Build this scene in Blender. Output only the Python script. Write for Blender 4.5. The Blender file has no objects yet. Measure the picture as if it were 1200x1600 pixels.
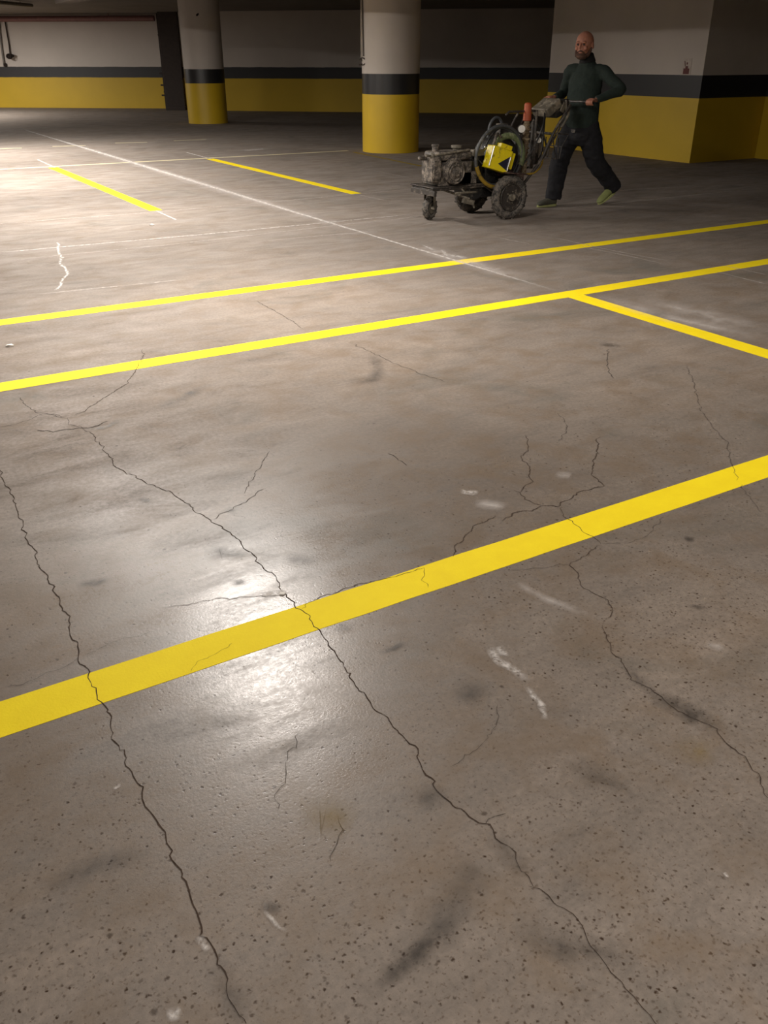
import bpy, bmesh, math, random
from mathutils import Vector, Matrix, noise
random.seed(7)
C = bpy.context.scene.collection
PI = math.pi
# ------------------------------------------------------------------ camera
# World axes follow the parking grid: +X along the long yellow lines, +Y along the bay dividers.
F_PX, PITCH, CAM_H, YAW = 1353.0, math.radians(27.589), 1.5, math.radians(31.157)
cam_d = bpy.data.cameras.new('camera'); cam = bpy.data.objects.new('camera', cam_d); C.objects.link(cam)
cam.location = (0, 0, CAM_H); cam.rotation_euler = (PI/2 - PITCH, 0, -YAW)
cam_d.sensor_fit = 'VERTICAL'; cam_d.sensor_height = 24.0; cam_d.lens = F_PX/1600*24.0
cam_d.clip_start = 0.05; cam_d.clip_end = 200
S = bpy.context.scene; S.camera = cam
S.view_settings.view_transform = 'Standard'; S.view_settings.look = 'None'
S.view_settings.gamma = 1; S.view_settings.use_curve_mapping = False
S.view_settings.exposure = 0.6
# ------------------------------------------------------------------ light
w = bpy.data.worlds.new('garage_ambient'); S.world = w; w.use_nodes = True
w.node_tree.nodes['Background'].inputs[0].default_value = (0.9, 0.85, 0.8, 1)
w.node_tree.nodes['Background'].inputs[1].default_value = 0.03
LAMP_Z = 2.72
LAMPS = [(2.1, 5.45, 140), (2.3, 9.7, 150), (2.3, 13.7, 210), (2.5, 17.9, 210), (0.4, -1.4, 75), (-3.6, 9.6, 30),  # lamps behind the camera are unseen, set to brighten the near floor
         (-3.6, 17.8, 80), (2.2, 31.0, 420), (4.6, -3.0, 190), (6.2, 0.4, 60)]  # last entry is an unseen fill lamp added for the floor at right
LAMP_COL = (1.0, 0.935, 0.865)
for i, (x, y, p) in enumerate(LAMPS):
    ld = bpy.data.lights.new('tube_or_fill_light', 'AREA'); ld.shape = 'RECTANGLE'; ld.size = 0.16; ld.size_y = 1.2
    ld.energy = p; ld.color = LAMP_COL
    lo = bpy.data.objects.new('tube_or_fill_light', ld); C.objects.link(lo); lo.location = (x, y, LAMP_Z)

# ------------------------------------------------------------------ placement helpers
sy, cy_ = math.sin(YAW), math.cos(YAW)
def ray(px, py):
    r = (px-600)/F_PX; u = (800-py)/F_PX
    fwd = math.cos(PITCH)+u*math.sin(PITCH); up = -math.sin(PITCH)+u*math.cos(PITCH)
    return Vector((r*cy_+fwd*sy, -r*sy+fwd*cy_, up))
def G(px, py):                       # point of the floor
    d = ray(px, py); t = -CAM_H/d.z
    return (d.x*t, d.y*t)
def PU(px, py, u):                   # point on the plane x = u
    d = ray(px, py); t = u/d.x
    return Vector((u, d.y*t, CAM_H+d.z*t))

# ------------------------------------------------------------------ materials
def nt(name):
    m = bpy.data.materials.new(name); m.use_nodes = True
    return m, m.node_tree, m.node_tree.nodes['Principled BSDF']
def rgb(h):
    h = h.lstrip('#'); v = [int(h[i:i+2], 16)/255 for i in (0, 2, 4)]
    return tuple(((c/12.92) if c <= .04045 else ((c+.055)/1.055)**2.4) for c in v)+(1,)
def noise_node(t, scale, detail=4, rough=.55, coord=None, dist=0):
    n = t.nodes.new('ShaderNodeTexNoise'); n.inputs['Scale'].default_value = scale
    n.inputs['Detail'].default_value = detail; n.inputs['Roughness'].default_value = rough
    n.inputs['Distortion'].default_value = dist
    if coord: t.links.new(coord, n.inputs['Vector'])
    return n
def ramp(t, src, stops):
    r = t.nodes.new('ShaderNodeValToRGB'); e = r.color_ramp.elements
    e[0].position, e[0].color = stops[0][0], stops[0][1]; e[1].position, e[1].color = stops[-1][0], stops[-1][1]
    for p, c in stops[1:-1]:
        q = e.new(p); q.color = c
    t.links.new(src, r.inputs[0]); return r
def g1(v): return (v, v, v, 1)
def mixc(t, fac, a, b, mode='MIX'):
    m = t.nodes.new('ShaderNodeMix'); m.data_type = 'RGBA'; m.blend_type = mode
    for s, v in ((m.inputs[0], fac), (m.inputs[6], a), (m.inputs[7], b)):
        if hasattr(v, 'is_linked') or hasattr(v, 'links'): t.links.new(v, s)
        else: s.default_value = v
    return m.outputs[2]
def mth(t, op, a, b=0.0, clamp=False):
    m = t.nodes.new('ShaderNodeMath'); m.operation = op; m.use_clamp = clamp
    for s, v in ((m.inputs[0], a), (m.inputs[1], b)):
        if hasattr(v, 'links'): t.links.new(v, s)
        else: s.default_value = v
    return m.outputs[0]
def mat(name, col, rough=.6, metal=0, var=.15, scale=12, bump=0.0, spec=.5):
    m, t, b = nt(name); c = rgb(col) if isinstance(col, str) else col
    co = t.nodes.new('ShaderNodeTexCoord').outputs['Object']
    n = noise_node(t, scale, 5, .6, co)
    lo = tuple(x*(1-var) for x in c[:3])+(1,); hi = tuple(min(1, x*(1+var)) for x in c[:3])+(1,)
    r = ramp(t, n.outputs[0], [(.3, lo), (.7, hi)]); t.links.new(r.outputs[0], b.inputs['Base Color'])
    b.inputs['Roughness'].default_value = rough; b.inputs['Metallic'].default_value = metal
    b.inputs['Specular IOR Level'].default_value = spec
    if bump:
        bp = t.nodes.new('ShaderNodeBump'); bp.inputs['Strength'].default_value = bump; bp.inputs['Distance'].default_value = .01
        t.links.new(n.outputs[0], bp.inputs['Height']); t.links.new(bp.outputs[0], b.inputs['Normal'])
    return m
def grimy(name, col, dust='#8d8478', amount=.5, scale=14, rough=.7, metal=.0):
    """painted or bare metal spotted with dried paint and dust"""
    m, t, b = nt(name); co = t.nodes.new('ShaderNodeTexCoord').outputs['Object']
    n = noise_node(t, scale, 8, .7, co, .4); n2 = noise_node(t, scale*4, 3, .5, co)
    s = mth(t, 'ADD', n.outputs[0], mth(t, 'MULTIPLY', n2.outputs[0], .35))
    f = ramp(t, s, [(.78-.22*amount, g1(0)), (.92-.22*amount, g1(1))])
    c = mixc(t, f.outputs[0], rgb(col), rgb(dust)); t.links.new(c, b.inputs['Base Color'])
    r = ramp(t, f.outputs[0], [(0, g1(rough-.2)), (1, g1(.9))]); t.links.new(r.outputs[0], b.inputs['Roughness'])
    b.inputs['Metallic'].default_value = metal
    bp = t.nodes.new('ShaderNodeBump'); bp.inputs['Strength'].default_value = .5; bp.inputs['Distance'].default_value = .008
    t.links.new(s, bp.inputs['Height']); t.links.new(bp.outputs[0], b.inputs['Normal'])
    return m
YEL, BLK, WHT = '#d6b226', '#2b2b2d', '#cdc4bb'
def paint(name, col, rough=.45):
    m, t, b = nt(name); co = t.nodes.new('ShaderNodeNewGeometry').outputs['Position']
    n = noise_node(t, 1.1, 6, .6, co); c = rgb(col)
    r = ramp(t, n.outputs[0], [(.3, tuple(x*.88 for x in c[:3])+(1,)), (.7, c)])
    t.links.new(r.outputs[0], b.inputs['Base Color']); b.inputs['Roughness'].default_value = rough
    bp = t.nodes.new('ShaderNodeBump'); bp.inputs['Strength'].default_value = .15; bp.inputs['Distance'].default_value = .004
    n2 = noise_node(t, 60, 3, .6, co); t.links.new(n2.outputs[0], bp.inputs['Height']); t.links.new(bp.outputs[0], b.inputs['Normal'])
    return m
M_yel, M_blk, M_wht = paint('yellow_wall_paint', YEL, .42), paint('black_wall_paint', BLK, .35), paint('white_wall_paint', WHT, .7)
BAND0, BAND1, CEIL = .955, 1.28, 2.85
def banded():
    m, t, b = nt('banded_wall_paint'); g = t.nodes.new('ShaderNodeNewGeometry').outputs['Position']
    n = noise_node(t, 3, 3, .6, g); sp = t.nodes.new('ShaderNodeSeparateXYZ'); t.links.new(g, sp.inputs[0])
    z = mth(t, 'ADD', sp.outputs[2], mth(t, 'MULTIPLY', mth(t, 'SUBTRACT', n.outputs[0], .5), .02))
    y = mth(t, 'GREATER_THAN', z, BAND0+.0); k = mth(t, 'GREATER_THAN', z, BAND1)
    n2 = noise_node(t, .35, 6, .6, g); v = ramp(t, n2.outputs[0], [(.3, g1(.8)), (.7, g1(1))])
    c = mixc(t, k, mixc(t, y, rgb(YEL), rgb(BLK)), rgb(WHT)); c = mixc(t, 1.0, c, v.outputs[0], 'MULTIPLY')
    t.links.new(c, b.inputs['Base Color']); b.inputs['Roughness'].default_value = .55
    return m
M_band = banded()

def floor_mat():
    m, t, b = nt('polished_concrete'); P = t.nodes.new('ShaderNodeNewGeometry').outputs['Position']
    sp = t.nodes.new('ShaderNodeSeparateXYZ'); t.links.new(P, sp.inputs[0])
    mp = t.nodes.new('ShaderNodeMapping'); t.links.new(P, mp.inputs[0])
    mp.inputs['Rotation'].default_value = (0, 0, .45); mp.inputs['Scale'].default_value = (1, 2.6, 1)
    big = noise_node(t, .55, 5, .6, P, .3); mid = noise_node(t, 2.2, 8, .68, mp.outputs[0], .5); fine = noise_node(t, 55, 5, .75, P)
    c = ramp(t, big.outputs[0], [(.3, rgb('#746a61')), (.5, rgb('#81776e')), (.7, rgb('#8b7e72'))]).outputs[0]
    md = ramp(t, mid.outputs[0], [(.26, g1(.62)), (.42, g1(.88)), (.58, g1(1.0)), (.75, g1(1.16))]); c = mixc(t, 1.0, c, md.outputs[0], 'MULTIPLY')
    fd = ramp(t, fine.outputs[0], [(.3, g1(.78)), (.7, g1(1.18))]); c = mixc(t, 1.0, c, fd.outputs[0], 'MULTIPLY')
    # olive / grey patches where the surface has worn differently
    pt = noise_node(t, 1.3, 5, .6, P, .8); pf = ramp(t, pt.outputs[0], [(.56, g1(0)), (.68, g1(.55))])
    c = mixc(t, pf.outputs[0], c, rgb('#5e5b54'))
    # pits and exposed aggregate, denser in some patches
    vo = t.nodes.new('ShaderNodeTexVoronoi'); vo.inputs['Scale'].default_value = 70; vo.inputs['Randomness'].default_value = 1
    wob = noise_node(t, 90, 2, .5, P); wm = t.nodes.new('ShaderNodeVectorMath'); wm.operation = 'MULTIPLY_ADD'
    t.links.new(wob.outputs['Color'], wm.inputs[0]); wm.inputs[1].default_value = (.012, .012, 0); t.links.new(P, wm.inputs[2])
    t.links.new(wm.outputs[0], vo.inputs['Vector'])
    dot = ramp(t, vo.outputs['Distance'], [(.12, g1(1)), (.30, g1(0))])
    cell = t.nodes.new('ShaderNodeSeparateColor'); t.links.new(vo.outputs['Color'], cell.inputs[0])
    pm = noise_node(t, 1.1, 4, .6, P); near = mth(t, 'SUBTRACT', 1.35, mth(t, 'MULTIPLY', sp.outputs[1], .40), True)
    dens = mth(t, 'MULTIPLY', mth(t, 'ADD', mth(t, 'MULTIPLY', ramp(t, pm.outputs[0], [(.38, g1(0)), (.62, g1(1))]).outputs[0], .9), .2), near)
    on = mth(t, 'LESS_THAN', cell.outputs[0], dens)
    spk = mth(t, 'MULTIPLY', mth(t, 'MULTIPLY', mth(t, 'MULTIPLY', dot.outputs[0], on), mth(t, 'ADD', .35, cell.outputs[1])), .85)
    c = mixc(t, spk, c, rgb('#37291f'))
    gr = noise_node(t, 120, 2, .5, P); gf = mth(t, 'MULTIPLY', ramp(t, gr.outputs[0], [(.60, g1(0)), (.68, g1(1))]).outputs[0], mth(t, 'MULTIPLY', near, .55))
    c = mixc(t, gf, c, rgb('#4a3a2e'))
    wm_ = noise_node(t, 4.5, 6, .65, P, .4); c = mixc(t, mth(t, 'MULTIPLY', ramp(t, wm_.outputs[0], [(.46, g1(0)), (.66, g1(1))]).outputs[0], .55), c, rgb('#70604f'))
    vo2 = t.nodes.new('ShaderNodeTexVoronoi'); vo2.inputs['Scale'].default_value = 9; t.links.new(wm.outputs[0], vo2.inputs['Vector'])
    d2 = ramp(t, vo2.outputs['Distance'], [(.035, g1(1)), (.07, g1(0))]); ce2 = t.nodes.new('ShaderNodeSeparateColor'); t.links.new(vo2.outputs['Color'], ce2.inputs[0])
    s2 = mth(t, 'MULTIPLY', mth(t, 'MULTIPLY', d2.outputs[0], mth(t, 'LESS_THAN', ce2.outputs[0], .35)), .7)
    c = mixc(t, s2, c, rgb('#3a3029'))
    # pale dust in the drive aisle
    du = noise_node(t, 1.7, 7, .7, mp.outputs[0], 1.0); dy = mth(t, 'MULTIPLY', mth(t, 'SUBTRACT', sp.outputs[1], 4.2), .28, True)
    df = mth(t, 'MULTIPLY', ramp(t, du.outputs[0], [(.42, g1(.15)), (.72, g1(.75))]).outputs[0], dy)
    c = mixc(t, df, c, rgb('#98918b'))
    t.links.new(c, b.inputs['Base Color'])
    rr = ramp(t, mid.outputs[0], [(.32, g1(.40)), (.5, g1(.25)), (.62, g1(.20))]); rf = ramp(t, fine.outputs[0], [(.3, g1(.12)), (.7, g1(0))])
    ro = mth(t, 'ADD', rr.outputs[0], rf.outputs[0]); ro = mth(t, 'ADD', ro, mth(t, 'MULTIPLY', dy, .25))
    far = mth(t, 'MULTIPLY', mth(t, 'SUBTRACT', mth(t, 'ADD', sp.outputs[1], mth(t, 'MULTIPLY', big.outputs[0], 1.2)), 3.05), .9, True)
    ro = mth(t, 'ADD', ro, mth(t, 'MULTIPLY', far, .30), True)
    t.links.new(ro, b.inputs['Roughness']); t.links.new(mth(t, 'SUBTRACT', .36, mth(t, 'MULTIPLY', far, .25)), b.inputs['Specular IOR Level'])
    bp = t.nodes.new('ShaderNodeBump'); bp.inputs['Strength'].default_value = .16; bp.inputs['Distance'].default_value = .0025
    f2 = noise_node(t, 130, 3, .7, P)
    hh = mth(t, 'SUBTRACT', mth(t, 'ADD', mth(t, 'MULTIPLY', fine.outputs[0], .6), f2.outputs[0]), mth(t, 'MULTIPLY', spk, .45))
    t.links.new(hh, bp.inputs['Height']); t.links.new(bp.outputs[0], b.inputs['Normal'])
    return m

def decal(name, col, strength, nscale=30, edge=1.0, endfade=.15, thr=(.35, .6), rough=.8):
    """a film on the floor whose cover thins out towards its edges"""
    m, t, b = nt(name); uv = t.nodes.new('ShaderNodeTexCoord').outputs['UV']; sp = t.nodes.new('ShaderNodeSeparateXYZ'); t.links.new(uv, sp.inputs[0])
    a = mth(t, 'SUBTRACT', 1, mth(t, 'ABSOLUTE', mth(t, 'SUBTRACT', mth(t, 'MULTIPLY', sp.outputs[1], 2), 1)), True)
    a = mth(t, 'MULTIPLY', a, 1/edge, True)
    e = mth(t, 'SUBTRACT', .5, mth(t, 'ABSOLUTE', mth(t, 'SUBTRACT', sp.outputs[0], .5)), True); e = mth(t, 'MULTIPLY', e, 1/endfade, True)
    P = t.nodes.new('ShaderNodeNewGeometry').outputs['Position']
    n = noise_node(t, nscale, 6, .7, P, .3); nf = ramp(t, n.outputs[0], [(thr[0], g1(0)), (thr[1], g1(1))])
    ae = mth(t, 'MULTIPLY', a, e)
    f = mth(t, 'MULTIPLY', mth(t, 'MULTIPLY', ae, nf.outputs[0]), strength)
    b.inputs['Base Color'].default_value = rgb(col); b.inputs['Roughness'].default_value = rough
    t.links.new(f, b.inputs['Alpha']); return m

M_conc_ceil = mat('ceiling_concrete', '#77706a', .85, 0, .12, 1.5)
def line_mat(name, col, rough=.5):
    m, t, b = nt(name); P = t.nodes.new('ShaderNodeNewGeometry').outputs['Position']
    n = noise_node(t, 9, 6, .65, P); c = rgb(col)
    r = ramp(t, n.outputs[0], [(.3, (c[0]*.93, c[1]*.90, c[2]*.8, 1)), (.7, c)]); t.links.new(r.outputs[0], b.inputs['Base Color'])
    b.inputs['Roughness'].default_value = rough; b.inputs['Specular IOR Level'].default_value = .2
    bp = t.nodes.new('ShaderNodeBump'); bp.inputs['Strength'].default_value = .3; bp.inputs['Distance'].default_value = .002
    n2 = noise_node(t, 120, 3, .6, P); t.links.new(n2.outputs[0], bp.inputs['Height']); t.links.new(bp.outputs[0], b.inputs['Normal']); return m
M_line = line_mat('fresh_yellow_line_paint', '#f5dc18', .75)

# ------------------------------------------------------------------ mesh helpers
def bmn(): return bmesh.new()
def box(bm, c, s, rot=None):
    r = bmesh.ops.create_cube(bm, size=1); M = Matrix.Translation(Vector(c)) @ (rot.to_4x4() if rot else Matrix.Identity(4)) @ Matrix.Diagonal((*s, 1))
    bmesh.ops.transform(bm, matrix=M, verts=r['verts']); return r['verts']
def rotm(x=0, y=0, z=0):
    from mathutils import Euler
    return Euler((x, y, z)).to_matrix()
def cyl(bm, p, q, r, r2=None, seg=20, caps=True):
    p, q = Vector(p), Vector(q); d = q-p; L = d.length
    g = bmesh.ops.create_cone(bm, cap_ends=caps, segments=seg, radius1=r, radius2=r if r2 is None else r2, depth=L)
    M = Matrix.Translation((p+q)/2) @ d.to_track_quat('Z', 'Y').to_matrix().to_4x4()
    bmesh.ops.transform(bm, matrix=M, verts=g['verts'])
def ball(bm, c, r, sc=(1, 1, 1), u=16, v=10, rot=None):
    g = bmesh.ops.create_uvsphere(bm, u_segments=u, v_segments=v, radius=r)
    M = Matrix.Translation(Vector(c)) @ (rot.to_4x4() if rot else Matrix.Identity(4)) @ Matrix.Diagonal((*sc, 1))
    bmesh.ops.transform(bm, matrix=M, verts=g['verts'])
def smooth_path(pts, n=6):
    pts = [Vector(p) for p in pts]; out = []
    for i in range(len(pts)-1):
        p0 = pts[max(0, i-1)]; p1 = pts[i]; p2 = pts[i+1]; p3 = pts[min(len(pts)-1, i+2)]
        for k in range(n):
            s = k/n; out.append(.5*((2*p1)+(p2-p0)*s+(2*p0-5*p1+4*p2-p3)*s*s+(3*p1-p0-3*p2+p3)*s**3))
    out.append(pts[-1]); return out
def tube(bm, pts, rad, seg=10, smooth=0, closed=False, ref=(0, 0, 1), caps=True):
    """sweep of an ellipse; rad is a number or a list of numbers / (a, b)"""
    if smooth:
        n0 = len(pts)
        if isinstance(rad, (list, tuple)):
            rr = [Vector(r if isinstance(r, (tuple, list)) else (r, r)).to_3d() for r in rad]
            rr = [(max(.001, v.x), max(.001, v.y)) for v in smooth_path(rr, smooth)]
        else: rr = None
        pts = smooth_path(pts, smooth); rad = rr if rr else rad
    pts = [Vector(p) for p in pts]; N = len(pts)
    if not isinstance(rad, (list, tuple)): rad = [rad]*N
    rings = []; ref = Vector(ref); prev = None
    for i in range(N):
        a = pts[(i-1) % N] if (closed or i > 0) else pts[i]; b = pts[(i+1) % N] if (closed or i < N-1) else pts[i]
        d = (b-a).normalized()
        x = (prev - d*prev.dot(d)) if prev else (ref - d*ref.dot(d))
        if x.length < 1e-4: x = d.orthogonal()
        x.normalize(); prev = x; y = d.cross(x)
        ra = rad[i] if isinstance(rad[i], (tuple, list)) else (rad[i], rad[i])
        rings.append([bm.verts.new(pts[i]+x*ra[0]*math.cos(2*PI*k/seg)+y*ra[1]*math.sin(2*PI*k/seg)) for k in range(seg)])
    for i in range(N if closed else N-1):
        A, B = rings[i], rings[(i+1) % N]
        for k in range(seg): bm.faces.new((A[k], A[(k+1) % seg], B[(k+1) % seg], B[k]))
    if caps and not closed:
        bm.faces.new(rings[0][::-1]); bm.faces.new(rings[-1])
def torus(bm, c, R, r, axis=(0, 1, 0), seg=40, rs=12, flat=1.0, a0=0, a1=2*PI):
    q = Vector(axis).to_track_quat('Z', 'Y'); full = abs(a1-a0-2*PI) < 1e-6; n = seg
    pts = [Vector(c)+q @ Vector((R*math.cos(a0+(a1-a0)*k/(n if full else n-1)), R*math.sin(a0+(a1-a0)*k/(n if full else n-1)), 0)) for k in range(n)]
    tube(bm, pts, [(r*flat, r)]*n, rs, closed=full, ref=axis)
def finish(name, bm, m, parent=None, bevel=0, smooth=True, loc=None, rotz=0, sub=0, seg=2):
    bmesh.ops.recalc_face_normals(bm, faces=bm.faces)
    me = bpy.data.meshes.new(name); bm.to_mesh(me); bm.free(); o = bpy.data.objects.new(name, me); C.objects.link(o)
    me.materials.append(m)
    if smooth:
        for p in me.polygons: p.use_smooth = True
        me.set_sharp_from_angle(angle=math.radians(38))
    if bevel:
        b = o.modifiers.new('bevel', 'BEVEL'); b.width = bevel; b.segments = seg; b.limit_method = 'ANGLE'
    if sub: o.modifiers.new('sub', 'SUBSURF').levels = sub; o.modifiers['sub'].render_levels = sub
    if parent: o.parent = parent
    if loc: o.location = loc
    o.rotation_euler = (0, 0, rotz)
    return o
def tag(o, label=None, cat=None, group=None, kind=None):
    for k, v in (('label', label), ('category', cat), ('group', group), ('kind', kind)):
        if v: o[k] = v
    return o
def thing(name, loc, label, cat, rotz=0, group=None):
    o = bpy.data.objects.new(name, None); C.objects.link(o); o.location = loc; o.rotation_euler = (0, 0, rotz); o.empty_display_size = .1
    return tag(o, label, cat, group)
def struct(name, bm, m, **k):
    o = finish(name, bm, m, **k); o['kind'] = 'structure'; return o

# ------------------------------------------------------------------ room shell
M_floor = floor_mat()
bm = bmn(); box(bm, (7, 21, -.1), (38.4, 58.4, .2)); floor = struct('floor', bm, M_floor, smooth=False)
bm = bmn(); box(bm, (7, 21, CEIL+.1), (38.4, 58.4, .2)); struct('ceiling', bm, M_conc_ceil, smooth=False)
def wall(name, a, b, th=.2, z0=0, z1=CEIL, m=None):
    a, b = Vector((*a, 0)), Vector((*b, 0)); d = b-a; n = Vector((-d.y, d.x, 0)).normalized()
    bm = bmn(); c = (a+b)/2 + n*th/2; box(bm, (c.x, c.y, (z0+z1)/2), (d.length, th, z1-z0), rotm(z=math.atan2(d.y, d.x)))
    return struct(name, bm, m or M_band, smooth=False)
# the faces towards the camera run through these points
def ab(p, q, s): return (p[0]+(q[0]-p[0])*s, p[1]+(q[1]-p[1])*s)
L0, L1 = (5.83, 35.81), (10.73, 32.07)
R0, R1 = (11.78, 29.70), (19.41, 22.87)
wall('wall_back_left', ab(L0, L1, -3.62), ab(L0, L1, 1.02))
Rs = ab(R0, R1, -.075); Re = ab(R0, R1, 1.86)
wall('wall_back_right', Rs, Re)
wall('wall_return', ab(L0, L1, 1.0), Rs)
wall('wall_left', (-12, -8), (-12, 50)); wall('wall_right', (26, 17.2), (26, -8)); wall('wall_front', (26, -8), (-12, -8))
# unseen ceiling beam added to cut lamp light off the column tops
bm = bmn(); box(bm, (5.0, 6.5, (2.51+CEIL)/2), (.3, 29, CEIL-2.51)); struct('light_cut_beam_1', bm, M_conc_ceil, smooth=False, bevel=.01)

# ------------------------------------------------------------------ columns
def round_column(x, y, r, label):
    t = thing('round_column', (x, y, 0), label, 'column')
    for nm, z0, z1, m, lb in (('yellow_base', 0, BAND0, M_yel, 'glossy yellow painted foot'), ('black_band', BAND0, BAND1, M_blk, 'glossy black painted band'), ('white_shaft', BAND1, CEIL, M_wht, 'white painted upper shaft')):
        bm = bmn(); cyl(bm, (0, 0, z0), (0, 0, z1), r, seg=96); o = finish(nm, bm, m, t); o['label'] = lb
    return t
CC = (9.06, 14.75)
round_column(*CC, .515, 'round concrete column with yellow foot, nearest and tallest one, beside the machine')
round_column(9.09, 24.10, .515, 'round concrete column with yellow foot standing farther back at the left')
sq = thing('square_column', (12.9, 12.2, 0), 'massive rectangular column painted white, black and yellow, behind the walking person', 'column')
for nm, z0, z1, m in (('yellow_base', 0, BAND0, M_yel), ('black_band', BAND0, BAND1, M_blk), ('white_shaft', BAND1, CEIL, M_wht)):
    bm = bmn(); box(bm, (0, 0, (z0+z1)/2), (1.6, 3.62, z1-z0)); finish(nm, bm, m, sq, smooth=False)
bm = bmn(); box(bm, (16.8, 12.0, CEIL/2), (6.18, 3.9, CEIL)); struct('wall_core', bm, M_band, smooth=False)

# ------------------------------------------------------------------ painted lines
LW = .145
def line(label, x0, y0, x1, y1, m=None, wd=None, name='parking_line', ext=()):
    a, b = Vector((x0, y0, 0)), Vector((x1, y1, 0)); d = (b-a).normalized(); n = Vector((-d.y, d.x, 0))*(wd or LW)/2
    bm = bmn(); N = max(2, int((b-a).length/.15)); rows = []
    for i in range(N+1):
        p = a+(b-a)*i/N
        j1 = noise.noise(Vector((p.x*6, p.y*6, 3)))*.0035; j2 = noise.noise(Vector((p.x*6, p.y*6, 9)))*.0035
        rows.append([p+n*(1+j1/(LW/2)), p-n*(1+j2/(LW/2))])
    vt = [[bm.verts.new((q.x, q.y, .001)) for q in r] for r in rows]; vb = [[bm.verts.new((q.x, q.y, 0)) for q in r] for r in rows]
    for i in range(N):
        bm.faces.new((vt[i][0], vt[i][1], vt[i+1][1], vt[i+1][0])); bm.faces.new((vb[i][1], vb[i][0], vb[i+1][0], vb[i+1][1]))
        for k in (0, 1): bm.faces.new((vt[i][k], vt[i+1][k], vb[i+1][k], vb[i][k]))
    for i in (0, N): bm.faces.new((vt[i][0], vt[i][1], vb[i][1], vb[i][0]))
    return tag(finish(name, bm, m or M_line, smooth=False), label, 'floor marking')
line('widest looking yellow floor line, nearest to the viewer, crossed by long cracks', -1.2, 1.983, 6.0, 1.983)
line('long yellow floor line second from the viewer, meeting a short branch line', -1.2, 4.672, 12.0, 4.672)
line('long yellow floor line third from the viewer, just in front of the machine', -1.0, 5.985, 14.0, 5.985)
line('yellow branch line running from the second long line to the right frame edge', 4.385, 4.598, 4.385, 2.057)
line('short yellow bay divider at the left, the bright one farther from the columns', 3.075, 10.02, 3.075, 15.1)
line('short yellow bay divider in the middle, ending left of the machine', 5.67, 10.05, 5.67, 15.12)
M_old = line_mat('worn_pale_yellow_line_paint', '#d8cfae', .7)
M_oldy = line_mat('worn_yellow_line_paint', '#8f7c2c', .7)
line('thin faded pale line crossing behind the bay dividers and ending at the near round column', -3.0, 15.35, 8.4, 15.2, M_old, .09)
line('faint worn yellow line starting at the foot of the near round column', 8.36, 14.9, 8.13, 12.3, M_oldy, .07)
for (a, b, lb) in (((180, 223.5), (230, 222.3), 'short pale dash behind the long faded line, second from the left'), ((272, 220), (322, 217.8), 'short pale dash behind the long faded line, rightmost and farthest one'),
               ((82, 228.8), (134, 227.3), 'short faint pale dash left of the chalky line'), ((0, 232.4), (34, 231.2), 'short faint pale dash at the left frame edge')):
    p, q = G(*a), G(*b); line(lb, *p, *q, M_old, .07)

# ------------------------------------------------------------------ cracks, chalk and stains: parts of the floor
zc = [0.0012]
def ribbon(name, pts, width, m, jit=0, label=None, res=.02, wj=.0, rseed=0, world=False):
    P = [Vector((*(p if world else G(*p)), 0)) for p in pts]; Q = []
    wmax = max(width(k/10) for k in range(11)) if callable(width) else width
    if wmax > .03:
        P = smooth_path(P, 6) if not world else P
        res = max(res, wmax*.3); jit = min(jit, wmax*.06)
    for i in range(len(P)-1):
        n = max(1, int((P[i+1]-P[i]).length/res))
        for k in range(n): Q.append(P[i].lerp(P[i+1], k/n))
    Q.append(P[-1])
    if jit:
        Q = [q+Vector((noise.noise(Vector((q.x*22, q.y*22, rseed))), noise.noise(Vector((q.x*22, q.y*22, rseed+7))), 0))*jit
             +Vector((noise.noise(Vector((q.x*60, q.y*60, rseed))), noise.noise(Vector((q.x*60, q.y*60, rseed+7))), 0))*jit*.45 for q in Q]
    L = [0]
    for i in range(1, len(Q)): L.append(L[-1]+(Q[i]-Q[i-1]).length)
    bm = bmn(); uvl = bm.loops.layers.uv.new('UVMap'); zc[0] += .000012; z = zc[0]; V = []
    for i, q in enumerate(Q):
        d = (Q[min(i+1, len(Q)-1)]-Q[max(i-1, 0)]); d = d.normalized() if d.length > 0 else Vector((1, 0, 0)); n = Vector((-d.y, d.x, 0))
        s = width(L[i]/L[-1]) if callable(width) else width
        s *= 1+(wj if s < .03 else wj*.3)*noise.noise(Vector((q.x*45, q.y*45, 21)))
        V.append((bm.verts.new((q.x+n.x*s/2, q.y+n.y*s/2, z)), bm.verts.new((q.x-n.x*s/2, q.y-n.y*s/2, z)), L[i]/L[-1]))
    for i in range(len(V)-1):
        a, b = V[i], V[i+1]; f = bm.faces.new((a[1], b[1], b[0], a[0]))
        for l, uv in zip(f.loops, ((a[2], 0), (b[2], 0), (b[2], 1), (a[2], 1))): l[uvl].uv = uv
    o = finish(name, bm, m, floor, smooth=False)
    if label: o['label'] = label
    return o
M_crack = mat('crack_brown', '#42362e', .95, 0, .4, 40, spec=.1)  # dark brown colour of the open cracks
M_hair = decal('hairline_crack', '#3c322b', 1.0, 22, .6, .04, (.30, .46), .95)
def crack(pts, wd=.0042, fade=True, hair=False, rs=0, name='floor_crack'):
    f = lambda s: wd*(.62 if .0040 < wd < .0046 else .85)*min(1, .35+s*12, .35+(1-s)*12)
    ribbon(name, pts, f, M_hair if hair else M_crack, .016, None, .012, .9, rs)
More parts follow.
